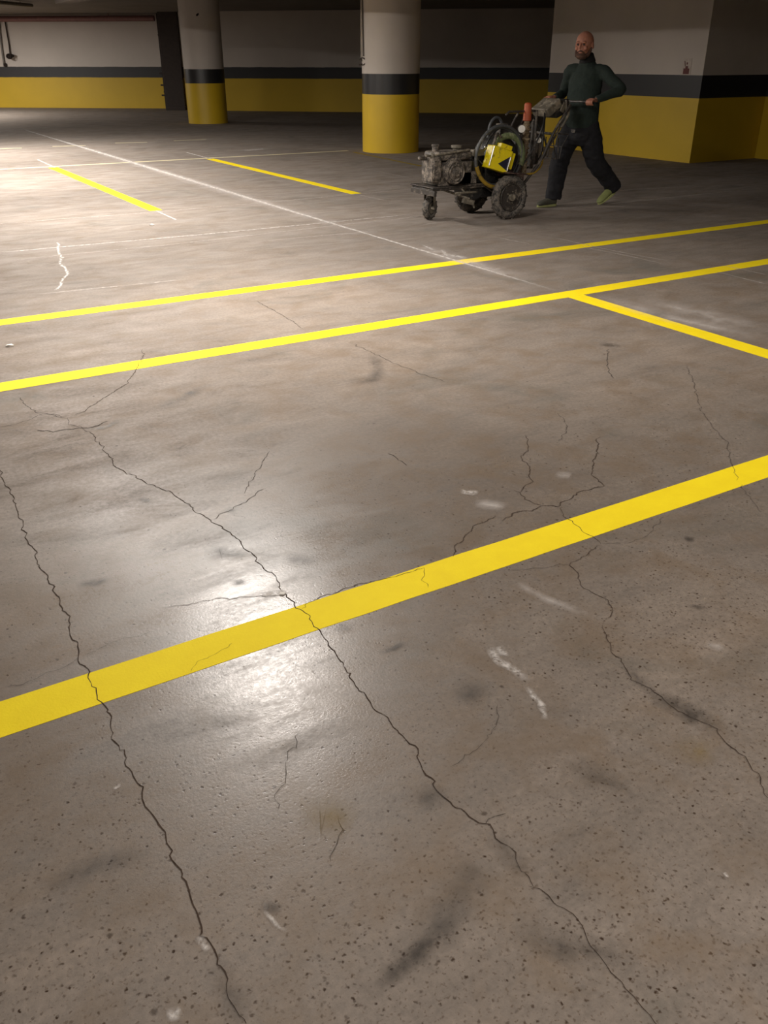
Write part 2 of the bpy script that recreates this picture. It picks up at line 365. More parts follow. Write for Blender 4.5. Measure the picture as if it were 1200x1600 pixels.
crack([(-12, 715), (0, 738), (8, 755), (20, 775), (28, 800), (36, 822), (45, 850), (60, 863), (62, 880), (72, 903), (85, 925), (103, 960), (108, 985), (122, 1005), (128, 1030), (140, 1050), (145, 1062), (150, 1080), (158, 1098), (170, 1120), (178, 1150), (185, 1172), (200, 1190), (205, 1210), (220, 1232), (230, 1258), (240, 1278), (258, 1310), (275, 1350), (288, 1365), (295, 1392), (305, 1420), (310, 1450), (325, 1470), (338, 1495), (348, 1530), (360, 1565), (380, 1605)], .0045, rs=1)
crack([(122, 665), (145, 680), (165, 705), (182, 730), (205, 742), (232, 755), (262, 768), (290, 785), (318, 805), (345, 825), (372, 845), (395, 868), (410, 885), (430, 905), (440, 920), (455, 938), (468, 950), (485, 970), (500, 982), (520, 1015), (540, 1040), (555, 1070), (572, 1095), (590, 1112), (612, 1130), (640, 1160), (655, 1178), (662, 1205), (692, 1245), (725, 1275), (765, 1290), (787, 1320), (815, 1350), (831, 1387)], .0042, rs=2)
crack([(831, 1387), (855, 1400), (900, 1435), (920, 1470), (940, 1500), (970, 1540), (1000, 1573), (1028, 1604)], .002, rs=3)
crack([(225, 545), (222, 562), (212, 578), (198, 600), (165, 620), (145, 635), (120, 648)], .0045, rs=4)
crack([(104, 652), (108, 664), (122, 668)], .003, hair=True, rs=4)
crack([(55, 673), (85, 674), (120, 670), (140, 669), (172, 658)], .008, hair=True, rs=5)
crack([(0, 668), (30, 662), (70, 646), (105, 655)], .0035, hair=True, rs=5)
crack([(30, 620), (38, 633), (60, 645), (104, 652)], .0035, hair=True, rs=5)
crack([(330, 812), (360, 798), (385, 783), (405, 770), (416, 762)], .0035, hair=True, rs=6)
crack([(422, 705), (408, 728), (400, 742), (388, 755), (382, 772)], .0035, hair=True, rs=7)
crack([(258, 952), (300, 942), (340, 935), (400, 932), (442, 928)], .0025, rs=8)
crack([(468, 950), (495, 938), (520, 925), (560, 912), (600, 905), (645, 893), (665, 886)], .0025, rs=9)
crack([(665, 886), (662, 900), (668, 918)], .0018, rs=9)
crack([(710, 868), (715, 850), (730, 835), (740, 822), (758, 815), (775, 805)], .0028, rs=10)
crack([(790, 815), (800, 802), (830, 798), (845, 790), (872, 790), (890, 780), (905, 770), (930, 762), (945, 760), (925, 742), (928, 720), (935, 705), (933, 688), (938, 683)], .0036, rs=11)
crack([(845, 790), (822, 782), (812, 770), (802, 765)], .0026, rs=12)
crack([(812, 770), (830, 750), (827, 735), (815, 715), (825, 702), (822, 680)], .0032, rs=13)
crack([(875, 790), (882, 808), (905, 825), (930, 843), (938, 850)], .0025, rs=14)
crack([(938, 850), (960, 850), (985, 848), (1010, 838), (1030, 820), (1036, 808)], .0022, hair=True, rs=14)
crack([(938, 850), (915, 870), (890, 882), (900, 900), (908, 915), (930, 928), (955, 940), (957, 955), (945, 970)], .0022, rs=15)
crack([(890, 882), (860, 885), (820, 890), (795, 893)], .002, hair=True, rs=15)
crack([(940, 975), (950, 995), (958, 1020), (975, 1040), (990, 1062), (1025, 1085), (1050, 1105), (1080, 1120), (1115, 1140), (1145, 1170), (1165, 1190), (1185, 1215), (1204, 1250)], .0024, rs=16)
crack([(1072, 570), (1085, 600), (1095, 640), (1115, 670), (1135, 690), (1142, 720), (1150, 745), (1155, 755)], .0034, hair=True, rs=17)
crack([(1155, 755), (1165, 770), (1190, 800)], .0025, hair=True, rs=17)
crack([(950, 545), (948, 570), (957, 592)], .005, hair=True, rs=18)
crack([(545, 535), (575, 548), (620, 570), (660, 585), (700, 598)], .004, hair=True, rs=19)
crack([(400, 470), (440, 492), (475, 515)], .005, hair=True, rs=19)
crack([(870, 645), (885, 658), (882, 678), (870, 690)], .003, hair=True, rs=20)
crack([(470, 1145), (465, 1165), (448, 1175), (450, 1200), (440, 1230), (430, 1250), (430, 1264)], .002, hair=True, rs=21)
crack([(530, 1278), (535, 1300), (525, 1320), (515, 1345)], .002, hair=True, rs=22)
crack([(775, 1100), (780, 1120), (775, 1140), (755, 1160), (735, 1180), (700, 1200)], .0018, hair=True, rs=23)
crack([(126, 1027), (170, 1005), (240, 988)], .002, hair=True, rs=24)
crack([(0, 1075), (60, 1060), (125, 1028)], .0018, hair=True, rs=25)
crack([(298, 1052), (310, 1035), (345, 1018), (370, 1005)], .0012, hair=True, rs=26)
crack([(605, 708), (622, 718), (638, 727)], .005, hair=True, rs=27)
crack([(760, 1290), (775, 1280), (788, 1268)], .004, hair=True, rs=28)

M_chalk = decal('chalk_line', '#ddd7d1', .8, 22, .8, .05, (.30, .56))
M_chalkf = decal('faint_chalk', '#c9c0b8', .55, 14, .8, .15, (.34, .62))
M_dust = decal('chalk_dust', '#d6cec8', .55, 6, 1.0, .3, (.30, .70))
M_stain = decal('dark_stain', '#3b342e', .75, 16, .9, .4, (.30, .62), .5)
M_stainf = decal('faint_stain', '#3f3a36', .5, 7, 1.0, .4, (.30, .65), .5)
M_rust = decal('rusty_stain', '#8c7440', .5, 5, 1.0, .45, (.3, .6))
M_white = decal('white_scuff', '#cfc8c2', .8, 40, .8, .25, (.36, .58))
# the snapped chalk line along the bay
ribbon('chalk_line', [(4.36, 24.5), (4.36, 15), (4.35, 9), (4.37, 4.75)], lambda s: .05+.10*math.sin(PI*min(1, s*1.15)), M_chalk, .01, 'white chalk guide line crossing the aisle', .06, .5, 3, True)
ribbon('chalk_dust', [(4.36, 19), (4.33, 11), (4.38, 6.2)], .34, M_dust, 0, None, .1, .4, 3, True)
ribbon('chalk_line', [(1.1, 8.40), (2.9, 8.32), (5.4, 8.30)], .035, M_chalk, .006, None, .05, .4, 5, True)
ribbon('chalk_line', [(0.9, 8.0), (2.6, 7.98), (4.9, 8.15), (5.3, 8.1)], .04, M_chalkf, .008, None, .05, .4, 5, True)
ribbon('chalk_line', [(.5, 10.05), (3.1, 9.9), (5.6, 10.0), (8.0, 10.1)], .05, M_chalkf, .01, None, .06, .4, 5, True)
ribbon('chalk_line', [(40, 462), (180, 448), (300, 436)], .04, M_chalkf, .01, None, .05, .5, 6)
ribbon('chalk_line', [(58, 249), (86, 262)], .06, M_chalk, 0, None, .06, .3); ribbon('chalk_line', [(243, 329), (276, 344)], .04, M_chalk, 0, None, .06, .3)
ribbon('chalk_line', [(290, 238), (332, 249)], .06, M_chalk, 0, None, .06, .3); ribbon('chalk_line', [(553, 303), (610, 315)], .04, M_chalkf, 0, None, .06, .3)
ribbon('chalk_line', [(30, 218), (300, 207), (420, 200)], .09, M_chalkf, 0, None, .1, .3)
for a in ([(860, 370), (930, 386), (1010, 402), (1060, 410)], [(905, 385), (990, 402), (1045, 415)], [(1120, 425), (1200, 445)], [(770, 370), (830, 382)], [(1130, 415), (1200, 430)]):
    ribbon('chalk_line', a, .035, M_chalkf, .01, None, .05, .5, 8)
for a in ([(830, 330), (960, 318), (1200, 293)], [(600, 362), (520, 367), (400, 378)], [(690, 333), (760, 328)], [(655, 352), (700, 346), (740, 341)], [(560, 350), (620, 343), (690, 333)], [(930, 300), (1100, 290)], [(560, 262), (610, 272), (650, 280)]):
    ribbon('chalk_line', a, .05, M_chalkf, .01, None, .05, .5, 8)
# white filled crack at the left
ribbon('filled_crack', [(90, 378), (91, 394), (97, 403), (93, 412), (103, 420), (106, 430), (98, 437), (94, 448), (86, 455)], .029, M_chalk, .02, 'white filled zigzag crack', .02, .6, 9)
# pale dust along the branch line and scuffs in the aisle
ribbon('chalk_dust', [(930, 462), (980, 477), (1060, 500), (1130, 515), (1210, 537)], .26, M_dust, .02, None, .06, .3, 9)
ribbon('chalk_dust', [(1000, 468), (1100, 492), (1210, 520)], .35, M_dust, .02, None, .06, .3, 9)
ribbon('chalk_dust', [(650, 380), (690, 398), (740, 412), (830, 440)], .35, M_dust, .02, None, .06, .3, 9)
for a, wd in (([(660, 383), (680, 392)], .05), ([(690, 390), (700, 402)], .05), ([(700, 398), (730, 404)], .1), ([(375, 236), (420, 232)], .35)): ribbon('white_scuff', a, wd, M_white, .01, None, .03, .3, 4)
for a, wd, m in (([(766, 1008), (775, 1030), (800, 1045), (825, 1065)], .035, M_white), ([(780, 1010), (790, 1028)], .03, M_white), ([(820, 1070), (843, 1098), (853, 1128)], .022, M_white), ([(412, 1410), (418, 1432), (432, 1448), (450, 1454)], .011, M_white),
                 ([(308, 1462), (325, 1488)], .02, M_white), ([(178, 1234), (188, 1226)], .014, M_white), ([(1100, 1005), (1115, 1010), (1132, 1014)], .05, M_dust), ([(718, 768), (735, 770), (748, 772)], .055, M_white), ([(740, 787), (770, 790), (790, 795)], .10, M_dust), ([(865, 742), (895, 745)], .09, M_dust),
                 ([(800, 905), (850, 935), (940, 970)], .05, M_dust), ([(1134, 1366), (1140, 1374)], .01, M_white), ([(262, 1590), (285, 1580)], .03, M_white), ([(405, 930), (450, 925)], .05, M_white)):
    ribbon('white_scuff', a, wd, m, .006, None, .008, .5, 4)
for a, wd, m in (([(320, 868), (350, 864), (385, 868)], .10, M_stain), ([(360, 912), (388, 908)], .05, M_stain), ([(120, 914), (150, 910), (178, 905)], .06, M_stain), ([(222, 785), (235, 780)], .07, M_stain), ([(596, 1018), (620, 1010), (642, 1003)], .03, M_stain),
                 ([(1078, 945), (1090, 949), (1101, 950)], .032, M_stain), ([(1068, 842), (1088, 844)], .05, M_stain), ([(520, 978), (555, 984)], .07, M_stainf), ([(1015, 1085), (1060, 1105), (1110, 1135), (1130, 1150)], .09, M_stain), ([(975, 1040), (1030, 1095)], .05, M_stainf),
                 ([(335, 1500), (358, 1560), (385, 1605)], .06, M_stainf), ([(560, 1560), (640, 1500), (720, 1430)], .05, M_stain), ([(600, 1530), (690, 1440), (760, 1330)], .12, M_stainf), ([(760, 1300), (800, 1340), (830, 1380)], .07, M_stainf), ([(405, 1412), (440, 1425)], .035, M_stain),
                 ([(288, 616), (303, 612)], .04, M_stain), ([(355, 800), (366, 794)], .05, M_stain), ([(580, 550), (590, 580), (575, 605)], .10, M_stainf), ([(540, 600), (600, 590)], .12, M_stainf), ([(935, 538), (970, 541)], .09, M_stain), ([(60, 1400), (160, 1350), (250, 1330)], .08, M_stainf),
                 ([(880, 1190), (960, 1230), (1000, 1260)], .1, M_stainf), ([(720, 1100), (760, 1060)], .12, M_stainf), ([(440, 870), (500, 880)], .1, M_stainf), ([(250, 640), (330, 600)], .1, M_stainf), ([(130, 672), (165, 668), (190, 655)], .05, M_stain), ([(800, 1445), (880, 1480), (1010, 1500)], .09, M_stainf), ([(640, 1260), (700, 1230)], .1, M_stainf)):
    ribbon('dark_stain', a, wd, m, .02, None, .012, .5, 5)
ribbon('rusty_stain', [(460, 1280), (510, 1275), (560, 1290)], .14, M_rust, .02, None, .02, .3, 5)
ribbon('rusty_stain', [(1050, 1160), (1120, 1190)], .12, M_rust, .02, None, .02, .3, 5)

# scraps on the floor
M_paper = mat('white_paper', '#ddd8d0', .8)
def scrap(name, px, py, s, label, cat, seed):
    r = random.Random(seed); x, y = G(px, py); bm = bmn(); n = 7
    top = [bm.verts.new((math.cos(2*PI*k/n)*s*r.uniform(.5, 1), math.sin(2*PI*k/n)*s*r.uniform(.4, .9), s*r.uniform(.12, .4))) for k in range(n)]
    bot = [bm.verts.new((v.co.x*.9, v.co.y*.9, 0)) for v in top]
    bm.faces.new(top); bm.faces.new(bot[::-1])
    for k in range(n): bm.faces.new((top[k], bot[k], bot[(k+1) % n], top[(k+1) % n]))
    tag(finish(name, bm, M_paper, loc=(x, y, .0005), smooth=False), label, cat)
scrap('crumpled_paper', 16, 541, .035, 'small white scrap lying at the left frame edge between the long yellow lines', 'litter', 1)
scrap('crumpled_paper', 237, 352, .032, 'tiny white scrap lying below the left yellow bay divider', 'litter', 2)
scrap('paint_chip', 441, 928, .013, 'tiny white chip on the long crack just behind the nearest yellow line', 'litter', 3)

# ------------------------------------------------------------------ ceiling fixtures and pipes
M_house = mat('white_enamel', '#c9c6c0', .5)
def light_house(x, y):
    t = thing('ceiling_or_fill_light', (x, y, LAMP_Z), 'white enamelled strip light under the garage ceiling', 'light', 0, 'strip lights under the ceiling')
    bm = bmn(); box(bm, (0, 0, .055), (.2, 1.26, .08)); finish('housing', bm, M_house, t, bevel=.008)
    for s in (-.45, .45): bm = bmn(); cyl(bm, (0, s, .09), (0, s, CEIL-LAMP_Z), .008, seg=8); finish('hanger', bm, M_house, t)
for x, y, p in LAMPS: light_house(x, y)
M_redpipe = mat('red_brown_pipe', '#7c5855', .5, .1)
M_grey = mat('grey_steel', '#77726c', .45, .6)
M_dk = mat('dark_brown_steel', '#2c211c', .7, .2)
dL = (Vector((*L1, 0))-Vector((*L0, 0))).normalized(); nL = Vector((-dL.y, dL.x, 0))
if nL.dot(Vector((*L0, 0))) > 0: nL = -nL
def onL(s, off, z): p = Vector((*L0, 0))+dL*s+nL*off; return (p.x, p.y, z)
bm = bmn(); tube(bm, [onL(-8, .28, 2.70), onL(6.05, .28, 2.70)], .085, 16)
for s in (-4, 0, 4.5): tube(bm, [onL(s, .28, 2.70), onL(s, .28, CEIL)], .012, 6)
tag(finish('sprinkler_pipe', bm, M_redpipe), 'red brown pipe running just under the ceiling along the far left wall', 'pipe')
bm = bmn(); tube(bm, [(2.6, 24.2, 2.78), (4.2, 25.6, 2.75), (5.8, 27.8, 2.78)], .045, 10, smooth=4)
for p in ((3.0, 24.53, 2.78), (5.4, 27.2, 2.78)): cyl(bm, p, (p[0], p[1], CEIL), .01, seg=6)
tag(finish('conduit', bm, M_grey), 'grey ceiling conduit at the top left corner of the view', 'pipe')
# wall conduits and valve at the far left
def on_wallL(px, py):
    # point of the back left wall seen at this place
    d = ray(px, py); p0 = Vector((*L0, 0)); t = (p0-Vector((0, 0, 0))).dot(nL)/d.dot(nL); return Vector((d.x*t, d.y*t, CAM_H+d.z*t))+nL*.06
a = thing('wall_conduit', on_wallL(8, 103), 'thin leaning conduit at the left frame edge on the far left wall', 'pipe')
bm = bmn(); b0 = on_wallL(8, 103); tube(bm, [Vector((0, 0, -.02)), on_wallL(4, 75)-b0, on_wallL(1, 50)-b0, on_wallL(0, 30)-b0], .03, 8); finish('pipe', bm, M_grey, a)
bm = bmn(); box(bm, (on_wallL(9.5, 101.5)-b0), (.10, .05, .10)); finish('junction_box', bm, M_dk, a, bevel=.01)
b0 = on_wallL(19, 88)+nL*.14; a = thing('hose_valve', b0, 'dark round valve hanging from a thin pipe on the far left wall', 'valve')
bm = bmn(); tube(bm, [on_wallL(17, 84)-b0, on_wallL(15.5, 70)-b0, on_wallL(12, 50)-b0, on_wallL(9, 32)-b0], .022, 8); finish('pipe', bm, M_dk, a)
bm = bmn(); ball(bm, (0, 0, 0), .11, (1, .6, .8)); box(bm, (.09, -.03, .03), (.12, .08, .07), rotm(y=.4)); finish('valve_body', bm, M_dk, a)
bm = bmn(); torus(bm, (-.03, -.1, 0), .07, .014, nL); finish('hand_wheel', bm, M_dk, a)
# corner pipe, and a dark box added to stand for the shaded recess
p = on_wallL(262, 150); bm = bmn(); cyl(bm, (0, 0, 0), (0, 0, CEIL), .05, seg=16)
for z in (.5, 1.2, 2.2): cyl(bm, (0, 0, z), (0, 0, z+.05), .06, seg=16)
tag(finish('drain_pipe', bm, M_dk, loc=(p.x+nL.x*.12, p.y+nL.y*.12, 0)), 'thin dark drain pipe on the far wall, left of the dark recess box', 'pipe')
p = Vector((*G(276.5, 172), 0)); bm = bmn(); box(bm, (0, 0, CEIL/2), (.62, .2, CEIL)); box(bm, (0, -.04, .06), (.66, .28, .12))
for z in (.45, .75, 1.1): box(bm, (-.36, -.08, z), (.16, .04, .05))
tag(finish('recess_shade_box', bm, mat('recess_shade_brown', '#3a302b', .7), loc=(p.x, p.y, 0), rotz=-YAW, smooth=False, bevel=.01), 'dark brown box added for the shaded recess left of the far round column', 'shade box')
# hanging cords on the near round column
wl = Vector((-cy_, sy, 0))
def oncol(dx, z, r=.53):
    an = math.atan2(wl.y, wl.x)+dx; return Vector((CC[0]+r*math.cos(an), CC[1]+r*math.sin(an), z))
b0 = oncol(.28, 1.5); a = thing('hanging_cord', b0, 'pair of thin cords with hooks hanging down the left side of the near round column', 'cord')
M_cordw = mat('pale_cord', '#b5aca2', .8); M_cordd = mat('dark_cord', '#4a4038', .8)
bm = bmn(); tube(bm, [oncol(.26, CEIL)-b0, oncol(.25, 2.1)-b0, oncol(.22, 1.52)-b0], .013, 8); finish('pale_cord', bm, M_cordw, a)['label'] = 'pale cord'
bm = bmn(); tube(bm, [oncol(.40, CEIL)-b0, oncol(.41, 2.1)-b0, oncol(.44, 1.55)-b0], .010, 8); finish('dark_cord', bm, M_cordd, a)['label'] = 'dark cord'
bm = bmn(); torus(bm, oncol(.20, 1.46, .55)-b0, .045, .010, (-.5, -.85, 0), 20, 8, a0=-2.2, a1=2.2); finish('hook', bm, M_cordd, a)
bm = bmn(); torus(bm, oncol(.44, 1.47, .55)-b0, .055, .010, (-.5, -.85, 0), 20, 8, a0=-2.2, a1=2.2); finish('hook', bm, M_cordd, a)
# extinguisher sign on the square column
p = PU(1073, 108, 12.1); a = thing('extinguisher_sign', (12.097, p.y, 1.28), 'small red and pale extinguisher mark above the black band near the column corner', 'sign')
M_red = mat('sign_red', '#6e3a36', .6); M_pale = mat('sign_pale', '#c8bcb2', .6)
bm = bmn(); box(bm, (-.001, 0, .12), (.004, .17, .235)); finish('backing', bm, M_pale, a, bevel=.001)
bm = bmn(); box(bm, (-.005, 0.0, .055), (.004, .12, .08)); box(bm, (-.005, 0, .11), (.004, .05, .035)); box(bm, (-.005, 0, .165), (.004, .022, .03)); cyl(bm, (-.005, .03, .13), (-.005, .055, .2), .006, seg=6); finish('extinguisher_symbol', bm, M_red, a, bevel=.001)
# bracket wire on the far round column
bm = bmn(); tube(bm, [(0, 0, 0), (.1, .02, .07), (.32, .1, .12)], .022, 8); tag(finish('cable_bracket', bm, M_dk, loc=(8.84, 23.63, 2.47)), 'short dark cable stub near the top of the far round column', 'bracket')

# ------------------------------------------------------------------ line striping machine
MX, MY = 6.05, 7.82
mc = thing('line_striping_machine', (MX, MY, 0), 'paint splattered walk-behind line striping machine with engine and hose coil', 'machine')
D_frame = grimy('dusty_frame', '#322d29', '#756c61', .4); D_eng = grimy('dusty_engine', '#3e3934', '#82786d', .65, 18)
D_blk = grimy('dirty_black', '#1b1a19', '#5c554d', .25); D_rub = grimy('dusty_rubber', '#2e2c2a', '#6b645c', .8, 20, .9)
D_yel = grimy('yellow_tank_paint', '#d8c414', '#7d6f1c', .25, 9, .5); D_grn = grimy('green_pail', '#5f6a48', '#8e9270', .5)
D_org = grimy('orange_cap', '#a34a28', '#8d5a40', .3); D_tan = grimy('tan_crust', '#6b5940', '#a4947a', .6, 22)
D_chr = mat('chrome', '#cfcfcf', .18, 1.0, .05); D_hose = grimy('grey_hose', '#3f4143', '#77746f', .35, 10); D_hosey = grimy('yellow_hose', '#8f7322', '#5e5126', .4)
D_cream = grimy('cream_box', '#5d574c', '#8f8676', .5, 10); D_white = mat('gauge_white', '#d8d6d0', .4); D_navy = mat('navy_decal', '#14142c', .4)
def mp_(name, bm, m, parent=mc, bevel=.004, label=None, **k):
    o = finish(name, bm, m, parent, bevel=bevel, **k)
    if label: o['label'] = label
    return o
# wheels
def wheel(name, x, y, r, wd, hub, label=None, yaw=0):
    t = bmn(); torus(t, (0, 0, 0), r-wd*.46, wd*.46, (0, 1, 0), 48, 14, 1.05)
    n = 26
    for k in range(n):
        a = 2*PI*k/n; box(t, ((r-.004)*math.cos(a), wd*.12*(1 if k % 2 else -1), (r-.004)*math.sin(a)), (.008, wd*.5, r*.07), rotm(y=-a))
    o = mp_(name, t, D_rub, bevel=0, label=label); o.location = (x, y, r); o.rotation_euler = (0, 0, yaw)
    b = bmn(); cyl(b, (0, -wd*.32, 0), (0, wd*.32, 0), r-wd*.85, seg=32)
    torus(b, (0, -wd*.34, 0), r-wd*.9, .008, (0, 1, 0), 32, 8); torus(b, (0, wd*.34, 0), r-wd*.9, .008, (0, 1, 0), 32, 8)
    finish('rim', b, hub, o, bevel=.003)
    b = bmn(); cyl(b, (0, -wd*.62, 0), (0, wd*.62, 0), r*.16, seg=20)
    for k in range(5): a = 2*PI*k/5; cyl(b, (r*.26*math.cos(a), -wd*.40, r*.26*math.sin(a)), (r*.26*math.cos(a), wd*.40, r*.26*math.sin(a)), r*.035, seg=8)
    finish('hub', b, D_cream, o, bevel=.002); return o
wheel('front_wheel', -.70, .10, .118, .075, D_cream, 'small swivelling front wheel', yaw=.45)
wheel('rear_wheel', .03, -.30, .222, .10, D_frame); wheel('rear_wheel', -.03, .28, .222, .10, D_frame)
bm = bmn(); cyl(bm, (.0, -.30, .222), (.0, .28, .222), .018); box(bm, (0, 0, .24), (.08, .42, .06)); mp_('axle', bm, D_frame)
# caster fork
bm = bmn()
R = rotm(z=.45)
for s in (-1, 1):
    q = Vector((-.70, .10, 0))+R @ Vector((0, s*.058, 0)); box(bm, (q.x, q.y, .19), (.045, .008, .16), R)
box(bm, (-.70, .10, .27), (.07, .13, .012), R); cyl(bm, (-.70, .10, .27), (-.70, .10, .36), .022); cyl(bm, (-.70, .02, .118), (-.70, .18, .118), .012, seg=10)
box(bm, (-.78, .06, .285), (.14, .22, .01)); box(bm, (-.80, .05, .312), (.10, .26, .01)); mp_('front_fork', bm, D_cream, label='pale dusty front fork')
# frame rails and deck
bm = bmn()
for y in (-.17, .19):
    tube(bm, [(-.86, y, .335), (-.2, y, .335), (.05, y, .30), (.35, y, .30)], .018, 10); tube(bm, [(-.2, y, .335), (.0, y, .222)], .014, 8)
for x in (-.84, -.5, -.2, .1, .33): tube(bm, [(x, -.17, .33), (x, .19, .33)], .016, 8)
box(bm, (-.53, .01, .352), (.68, .42, .012)); box(bm, (-.85, .0, .30), (.03, .44, .05)); mp_('frame', bm, D_frame)
# engine
bm = bmn(); box(bm, (-.56, 0, .47), (.40, .30, .22)); box(bm, (-.42, .02, .42), (.26, .34, .12))
for k in range(7): box(bm, (-.74, 0, .41+.028*k), (.10, .26, .012))
cyl(bm, (-.60, -.15, .50), (-.60, -.19, .50), .125, seg=32); eng = mp_('engine_block', bm, D_eng, bevel=.01)
bm = bmn(); cyl(bm, (-.62, -.19, .49), (-.62, -.235, .49), .115, .098, seg=36); torus(bm, (-.62, -.236, .49), .072, .010, (0, 1, 0)); torus(bm, (-.62, -.236, .49), .10, .008, (0, 1, 0)); cyl(bm, (-.62, -.235, .49), (-.62, -.262, .49), .045, .035, seg=20)
for k in range(12): a = 2*PI*k/12; box(bm, (-.62+.086*math.cos(a), -.238, .49+.086*math.sin(a)), (.03, .006, .008), rotm(y=-a))
mp_('recoil_starter', bm, D_eng, eng, .003)
bm = bmn(); box(bm, (-.56, .0, .635), (.42, .27, .085)); mp_('fuel_tank', bm, D_eng, bevel=.03, seg=4)
bm = bmn(); cyl(bm, (-.73, -.02, .67), (-.73, -.02, .735), .032); cyl(bm, (-.73, -.02, .725), (-.73, -.02, .745), .038); mp_('fuel_cap', bm, D_eng)
bm = bmn(); cyl(bm, (-.47, -.02, .68), (-.47, -.02, .70), .035); cyl(bm, (-.47, -.02, .70), (-.47, -.02, .725), .055); mp_('air_filter_cap', bm, D_cream)
bm = bmn(); box(bm, (-.80, -.06, .52), (.11, .20, .24)); box(bm, (-.80, -.165, .52), (.09, .02, .20)); cyl(bm, (-.86, -.05, .62), (-.95, -.05, .63), .02, seg=12); mp_('muffler', bm, D_eng, bevel=.015)
bm = bmn(); cyl(bm, (-.93, -.15, .655), (-.84, -.13, .65), .012, seg=8); ball(bm, (-.84, -.13, .65), .028); cyl(bm, (-.84, -.13, .65), (-.40, -.15, .69), .012, seg=8); mp_('throttle_rod', bm, D_cream)
bm = bmn(); box(bm, (-.28, -.12, .655), (.13, .07, .06)); mp_('pump_valve', bm, D_cream, label='cream painted valve block')
bm = bmn(); cyl(bm, (-.21, -.13, .665), (-.18, -.13, .70), .014, seg=10); ball(bm, (-.18, -.13, .70), .02); mp_('chrome_fitting', bm, D_chr, bevel=0)
# hydraulic pump and motor
bm = bmn(); box(bm, (-.28, .02, .47), (.16, .30, .22)); cyl(bm, (-.20, -.02, .36), (-.20, -.02, .62), .075, seg=24); box(bm, (-.02, .02, .33), (.38, .26, .24)); cyl(bm, (-.28, -.12, .30), (-.28, .12, .30), .11, seg=24); mp_('hydraulic_pump', bm, D_blk, bevel=.01)
bm = bmn(); box(bm, (.12, -.02, .44), (.30, .30, .04)); box(bm, (.24, 0, .36), (.16, .34, .12)); box(bm, (.06, -.30, .455), (.30, .13, .012), rotm(y=.12)); mp_('mudguard', bm, grimy('dull_red_guard', '#3a2622', '#6b5a50', .4))
# low spray gun
bm = bmn(); tube(bm, [(-.60, .0, .30), (-.52, -.2, .26), (-.44, -.24, .23)], .012, 8, smooth=4); box(bm, (-.44, -.22, .20), (.14, .035, .05), rotm(y=.25)); cyl(bm, (-.38, -.22, .18), (-.36, -.22, .13), .015, .008, seg=10); mp_('spray_gun', bm, D_cream)
bm = bmn(); tube(bm, [(-.62, -.24, .295), (-.36, -.24, .29)], .012, 8); cyl(bm, (-.5, -.24, .29), (-.5, -.17, .33), .01, seg=8); mp_('gun_arm', bm, D_cream)
# big paint pail behind the yellow tank
bm = bmn(); cyl(bm, (.05, -.13, .60), (.05, .13, .60), .19, seg=40); mp_('paint_pail', bm, D_blk, bevel=.01)
bm = bmn(); tube(bm, [(.05+.205*math.cos(math.radians(a)), -.20+.0*a, .60+.205*math.sin(math.radians(a))) for a in range(150, -26, -5)], [(.02, .033)]*36, 12, ref=(0, 1, 0)); mp_('pail_rim', bm, D_grn, label='pale green curved rim')
# yellow tank, tilted, with an angular navy mark and bright metal edges
R = rotm(y=.30) @ rotm(z=-.12); yc = Vector((-.12, -.26, .595))
ytk = bmn(); vs = box(ytk, yc, (.24, .13, .22), R); yt = mp_('yellow_tank', ytk, D_yel, bevel=.008, label='bright yellow angular tank')
def yp(x, y, z): return yc+R @ Vector((x, y, z))
bm = bmn(); v = [bm.verts.new(yp(*p)) for p in ((-.02, -.066, -.045), (.10, -.066, .055), (.10, -.066, -.085))]; v2 = [bm.verts.new(yp(*p)) for p in ((-.02, -.070, -.045), (.10, -.070, .055), (.10, -.070, -.085))]
bm.faces.new(v); bm.faces.new(v2[::-1])
for k in range(3): bm.faces.new((v[k], v[(k+1) % 3], v2[(k+1) % 3], v2[k]))
finish('navy_triangle', bm, D_navy, yt, smooth=False)
bm = bmn(); cyl(bm, yp(-.12, -.068, -.09), yp(-.12, -.068, .10), .007, seg=8); finish('bright_edge', bm, D_chr, yt)
bm = bmn(); cyl(bm, yp(.10, -.074, -.09), yp(.10, -.074, .05), .007, seg=8); finish('bright_edge', bm, D_chr, yt)
bm = bmn(); box(bm, yp(.13, 0, .02), (.07, .10, .16), R); box(bm, yp(.04, 0, .13), (.14, .09, .05), R); finish('bracket', bm, D_yel, yt, bevel=.005)
bm = bmn(); tube(bm, [yp(-.10, -.02, .08), (-.16, -.26, .80), (-.12, -.24, .83), (-.06, -.22, .80)], .016, 8, smooth=3); mp_('suction_fitting', bm, D_eng)
# hose coil
bm = bmn()
for k, (dy, R_, a0, a1) in enumerate(((-.20, .295, 0, 2*PI), (-.17, .280, .2, 5.6))): torus(bm, (-.055+.01*k, dy, .61), R_, .017, (0, 1, .05), 64, 10, a0=a0, a1=a1)
mp_('hose_coil', bm, D_hose, bevel=0)
bm = bmn(); tube(bm, [(-.055+.296*math.cos(math.radians(a)), -.205, .61+.296*math.sin(math.radians(a))) for a in range(196, 282, 4)], .021, 10); ho = mp_('yellow_hose_section', bm, D_hosey, bevel=0, label='yellow stretch of the hose')
bm = bmn(); tube(bm, [(-.06, .0, .78), (-.04, .0, .90), (.02, .0, .965), (.09, .0, .95), (.13, .0, .85), (.14, 0, .76)], .014, 10, smooth=5); mp_('hose_loop', bm, D_hose, bevel=0)
